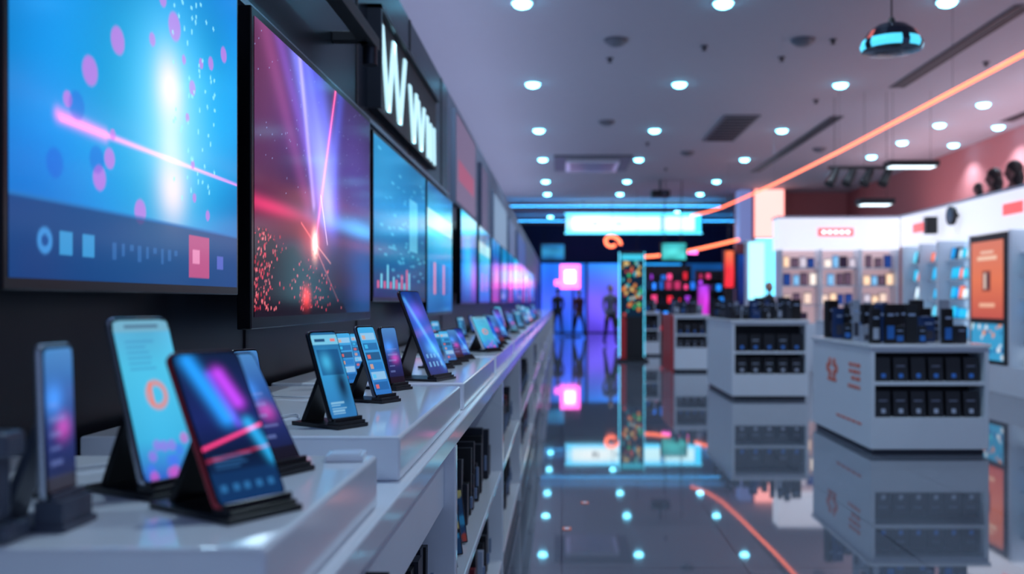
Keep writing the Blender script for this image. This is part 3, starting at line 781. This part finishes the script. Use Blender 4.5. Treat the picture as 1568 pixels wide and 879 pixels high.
# busts on top of right cabinet
hair = mat('dark_wig', (0.02, 0.010, 0.012), .6); skm = mat('mannequin_skin', (.20, .09, .085), .5)
def M_head(x, y, z, k=1.0):
    a = MB()
    a.lathe([(.10*k, 0), (.10*k, .02), (.055*k, .05*k), (.05*k, .12*k)], (0, 0, 0), skm, 16)
    a.ball((-.02*k, 0, .22*k), (.085*k, .075*k, .12*k), skm)
    a.ball((.02*k, 0, .27*k), (.11*k, .10*k, .12*k), hair); a.ball((.05*k, 0, .15*k), (.09*k, .12*k, .15*k), hair)
    a.ball((-.105*k, 0, .20*k), (.018*k, .014*k, .022*k), skm)
    a.build('mannequin_head', loc=(x, y, z))
for (x, y, k) in ((6.3, 13.45, 1.0), (6.3, 12.85, 1.05), (6.3, 13.95, .6), (6.3, 12.3, 1.0)): M_head(x, y, 2.87, k)
a = MB(); a.box(.02, .104, -.03, .03, .17, .23, BLACKM)
a.cyl((-.03, 0, .20), (.03, 0, .20), .15, .15, BLACKM, 28); a.cyl((-.035, 0, .20), (-.03, 0, .20), .12, .12, mat('speaker_cone', (.05, .12, .2), .3), 28)
a.build('round_speaker', loc=(6.075, 14.35, 2.44))
a = MB(); a.box(-.0, .1795, -.08, .08, 0, .28, BLACKM); a.cyl((-.005, 0, .18), (0, 0, .18), .06, .06, GREYP); a.cyl((-.005, 0, .07), (0, 0, .07), .04, .04, GREYP)
a.build('bookshelf_speaker', .01, loc=(6.0, 15.2, 2.42))

# ceiling-hung track lights
a = MB()
a.box(4.35, 5.40, 15.0, 15.07, 3.46, 3.51, BLACKM)
for x in (4.45, 5.3): a.cyl((x, 15.02, 3.5), (x, 15.02, CZ), .004, .004, BLACKM, 8)
for x in (4.42, 4.70, 4.98, 5.28):
    a.cyl((x, 15.02, 3.46), (x, 15.02, 3.38), .02, .02, BLACKM, 8)
    a.cyl((x+.06, 15.0, 3.44), (x-.09, 14.90, 3.20), .06, .085, BLACKM, 16)
a.build('track_spotlights')
for (x0, x1, y, z) in ((5.15, 5.95, 14.6, 3.44), (4.70, 5.25, 14.6, 2.84)):
    a = MB(); a.box(x0, x1, y-.12, y+.16, z, z+.09, BLACKM); a.box(x0+.05, x1-.05, y-.09, y+.13, z-.012, z, WHITEG)
    for x in (x0+.1, x1-.1): a.cyl((x, y, z+.06), (x, y, CZ), .003, .003, BLACKM, 8)
    a.build('linear_pendant_light', .005)

# ------------------------------------------------------------------ far background
def panel(x0, x1, z0, z1, y, cols, name='backlit_panel', k=1.0, legs=True):
    a = MB(); P = Paint(24, 24, cols[0]).grad([(0, cols[0]), (.5, cols[1]), (1, cols[2])]); P.clouds(.35, 9); P.mul(k)
    a.box(x0-.04, x1+.04, y+.005, y+.15, z0-.04, z1+.04, BLACKM)
    if legs and z0 > .1: a.box(x0, x1, y+.02, y+.12, 0, z0, BLACKM)
    if not legs: 
        for x in (x0+.1, x1-.1): a.cyl((x, y+.08, z1), (x, y+.08, CZ), .01, .01, BLACKM, 6)
    a.screen((x0, y, z0), (x1-x0, 0, 0), (0, 0, z1-z0), P, LIGHTBOX); a.build(name)
panel(-.85, 1.0, .04, 2.9, 38.5, [(30, 80, 190), (60, 90, 240), (30, 110, 230)], k=1.35)
panel(1.1, 2.6, .04, 2.9, 38.5, [(80, 60, 200), (110, 90, 245), (40, 130, 245)], k=1.3)
panel(2.8, 5.0, .04, 2.9, 38.5, [(14, 40, 110), (40, 90, 210), (30, 150, 235)], k=1.3)
panel(5.2, 8.0, .04, 2.9, 38.5, [(10, 20, 60), (20, 60, 130), (20, 80, 150)])
panel(-.8, 0.1, 3.0, 3.6, 37, [(30, 120, 200), (60, 170, 230), (40, 130, 210)], 'storefront_sign', .6, legs=False)
a = MB()
a.cyl((.42, 34.1, 0), (.42, 34.1, 1.78), .04, .04, DARKM); a.box(.1, .74, 33.9, 34.3, 0, .04, DARKM)
a.box(-.05, .68, 34.0, 34.1, 1.78, 2.67, PINKG); a.box(.12, .5, 33.97, 34.0, 2.0, 2.45, WHITEG); a.box(-.26, -.05, 34.0, 34.1, 1.9, 2.1, PINKG)
a.build('neon_sign', .02)
def gondola(x0, x1, y, h, cols, name='gondola_shelf'):
    a = MB(); a.box(x0, x1, y, y+.5, 0, .12, BLACKM); a.box(x0, x1, y+.3, y+.36, .12, h, BLACKM)
    a.box(x0-.03, x0, y, y+.5, 0, h, BLACKM); a.box(x1, x1+.03, y, y+.5, 0, h, BLACKM)
    z = .5
    while z < h-.1:
        a.box(x0, x1, y+.02, y+.3, z-.03, z, DARKM); x = x0+.05
        while x < x1-.15:
            wd = random.uniform(.08, .2); c = C(*random.choice(cols))
            P = Paint(3, 3, (0, 0, 0)); P.c[:] = np.array(c)*random.uniform(.5, 1.8)
            hh = random.uniform(.12, .26); a.box(x, x+wd, y+.1, y+.2, z, z+hh, BLACKM); a.screen((x+.01, y+.097, z+.01), (wd-.02, 0, 0), (0, 0, hh-.02), P, SCREEN)
            x += wd+random.uniform(.03, .12)
        z += .38
    a.build(name)
neon = [(230, 40, 60), (40, 120, 240), (20, 30, 60), (30, 180, 240), (160, 60, 220), (15, 15, 30), (30, 140, 255), (220, 60, 120)]
gondola(2.3, 4.0, 25.6, 1.9, neon); gondola(2.6, 4.2, 30, 2.5, neon); gondola(4.3, 5.2, 29, 2.3, neon); gondola(2.8, 4.6, 34.5, 2.3, neon)
panel(2.75, 3.4, 2.45, 2.9, 25.2, [(60, 190, 190), (90, 220, 220), (60, 190, 200)], 'information_screen', .8, legs=False)
panel(3.75, 4.05, .9, 1.75, 25.3, [(190, 40, 190), (210, 60, 220), (160, 60, 220)], 'magenta_display', 1.0)
panel(4.5, 4.75, 1.7, 2.7, 25.4, [(240, 40, 60), (255, 60, 70), (250, 120, 80)], 'red_banner_display', 1.0)
panel(4.85, 5.2, 1.2, 2.6, 25.4, [(16, 20, 60), (20, 40, 110), (20, 60, 140)], 'promo_banner', 1.0)
a = MB(); a.tube([(3.1, 28.5, 2.78), (3.6, 28.5, 2.84), (4.2, 28.5, 2.82)], .05, PINKG, 8); 
for x in (3.15, 4.15): a.cyl((x, 28.5, 2.8), (x, 28.5, CZ), .006, .006, BLACKM, 6)
a.build('pink_neon_tube')

for (x, y) in ((.15, 5.95), (.03, 5.27)):
    a = MB(); a.box(x-.025, x+.025, y-.035, y+.035, 0, .003, ORP); a.box(x-.012, x+.012, y-.02, y+.02, .003, .004, WHITEK); a.build('floor_sticker')

# ------------------------------------------------------------------ people
SKIN = mat('skin', (.42, .24, .18), .5); HAIR = mat('hair_dark', (.02, .015, .015), .6); SHOE = mat('shoe', (.02, .02, .025), .4)
LIPS = mat('lips', (.3, .1, .1), .5)
def person(x, y, yaw, top, bot, H=1.74, stride=.18, bag=False):
    k = H/1.74
    v = []; e = []; r = []
    def add(p, rad, par=None):
        v.append(tuple(c*k for c in p)); r.append(rad*k); i = len(v)-1
        if par is not None: e.append((par, i))
        return i
    pel = add((0, 0, .95), .125); sp = add((0, .0, 1.12), .115, pel); ch = add((0, .0, 1.32), .14, sp)
    nb = add((0, .0, 1.46), .065, ch); nk = add((0, -.01, 1.54), .052, nb); 
    for s in (-1, 1):
        st = stride*s
        hp = add((.09*s, 0, .88), .095, pel); kn = add((.10*s, -st*.55-.03, .50), .062, hp); an = add((.10*s, -st+.03*(s < 0), .10), .042, kn)
        add((.11*s, -st-.15, .05), .038, an)
        sh = add((.185*s, 0, 1.41), .062, ch); el = add((.235*s, .04+st*.35, 1.13), .043, sh); wr = add((.225*s, -.06+st*.8, .90), .030, el)
        pm = add((.22*s, -.075+st*.85, .83), .030, wr)
        for q in range(4): 
            f1 = add((.22*s+.004*q*s, -.11+st*.85+.022*q, .78), .009, pm); add((.21*s, -.108+st*.85+.021*q, .735+.006*abs(q-1)), .008, f1)
        t1 = add((.20*s, -.115+st*.85, .82), .010, pm); add((.195*s, -.128+st*.85, .785), .008, t1)
    me = bpy.data.meshes.new('p'); me.from_pydata(v, e, []); ob = bpy.data.objects.new('p', me); scene.collection.objects.link(ob)
    sk = ob.modifiers.new('s', 'SKIN'); sk.use_smooth_shade = True
    for i, q in enumerate(r): me.skin_vertices[0].data[i].radius = (q, q*.8 if i in (0, 1, 2) else q)
    me.skin_vertices[0].data[0].use_root = True
    su = ob.modifiers.new('ss', 'SUBSURF'); su.levels = 1; su.render_levels = 1
    bpy.context.view_layer.update()
    dg = bpy.context.evaluated_depsgraph_get(); m2 = bpy.data.meshes.new_from_object(ob.evaluated_get(dg))
    bpy.data.objects.remove(ob)
    a = MB()
    for mm in (SKIN, HAIR, SHOE, top, bot): a.mi(mm)
    vs = [tuple(q.co) for q in m2.vertices]
    a.V.extend(vs); a.K.extend([(0, 0, 0)]*len(vs))
    for p in m2.polygons:
        c = p.center/k
        if c.z > 1.49: mi = 0
        elif abs(c.x) > .17 and c.z < .90: mi = 0
        elif c.z > .93 or abs(c.x) > .175: mi = 3
        elif c.z > .09: mi = 4
        else: mi = 2
        a.F.append(tuple(p.vertices)); a.M.append(mi); a.S.append(True)
    z = 1.645*k
    a.ball((0, -.015*k, z-.005), (.072*k, .088*k, .112*k), SKIN, 20)
    a.ball((0, .012*k, z+.020*k), (.078*k, .088*k, .100*k), HAIR, 20)
    a.cyl((0, -.095*k, z+.01), (0, -.117*k, z-.025*k), .008, .014, SKIN, 8)
    for s in (-1, 1):
        a.ball((s*.03*k, -.094*k, z+.008), (.012, .006, .007), HAIR, 8); a.ball((s*.074*k, 0, z-.01), (.010, .02, .03), SKIN, 8)
    a.ball((0, -.093*k, z-.055*k), (.022, .006, .006), LIPS, 8)
    if bag: a.box(.2*k, .3*k, -.12, .12, .55*k, .8*k, SHOE)
    o = a.build('walking_person' if stride > .1 else 'standing_person', loc=(x, y, 0)); o.rotation_euler = (0, 0, math.radians(yaw))
DK = mat('dark_jacket', (.015, .018, .03), .7); BL = mat('navy_trousers', (.02, .025, .05), .7); GR = mat('grey_shirt', (.14, .14, .22), .7)
RD = mat('maroon_top', (.10, .02, .04), .7)
person(1.43, 27, 20, GR, DK, 1.78, .2, True)
person(-.14, 34.0, 205, DK, BL, 1.78, .17)
person(.62, 33.0, 35, RD, BL, 1.72, .20)
person(4.15, 18.4, 0, DK, BL, 1.68, .03)

# ------------------------------------------------------------------ world & camera
wd = bpy.data.worlds.new('world'); scene.world = wd; wd.use_nodes = True
bg = wd.node_tree.nodes['Background']; bg.inputs[0].default_value = (0.34, 0.46, 0.80, 1); bg.inputs[1].default_value = 0.55

cam = bpy.data.cameras.new('camera'); co = bpy.data.objects.new('camera', cam); scene.collection.objects.link(co)
co.location = (0, 0, 1.3); co.rotation_euler = (math.radians(90), 0, 0)
cam.sensor_width = 36; cam.lens = 1410/1568*36
cam.shift_x = -76/1568; cam.shift_y = 22.5/1568
cam.clip_start = 0.02; cam.clip_end = 200
cam.dof.use_dof = True; cam.dof.focus_distance = 2.2; cam.dof.aperture_fstop = 2.4
scene.camera = co
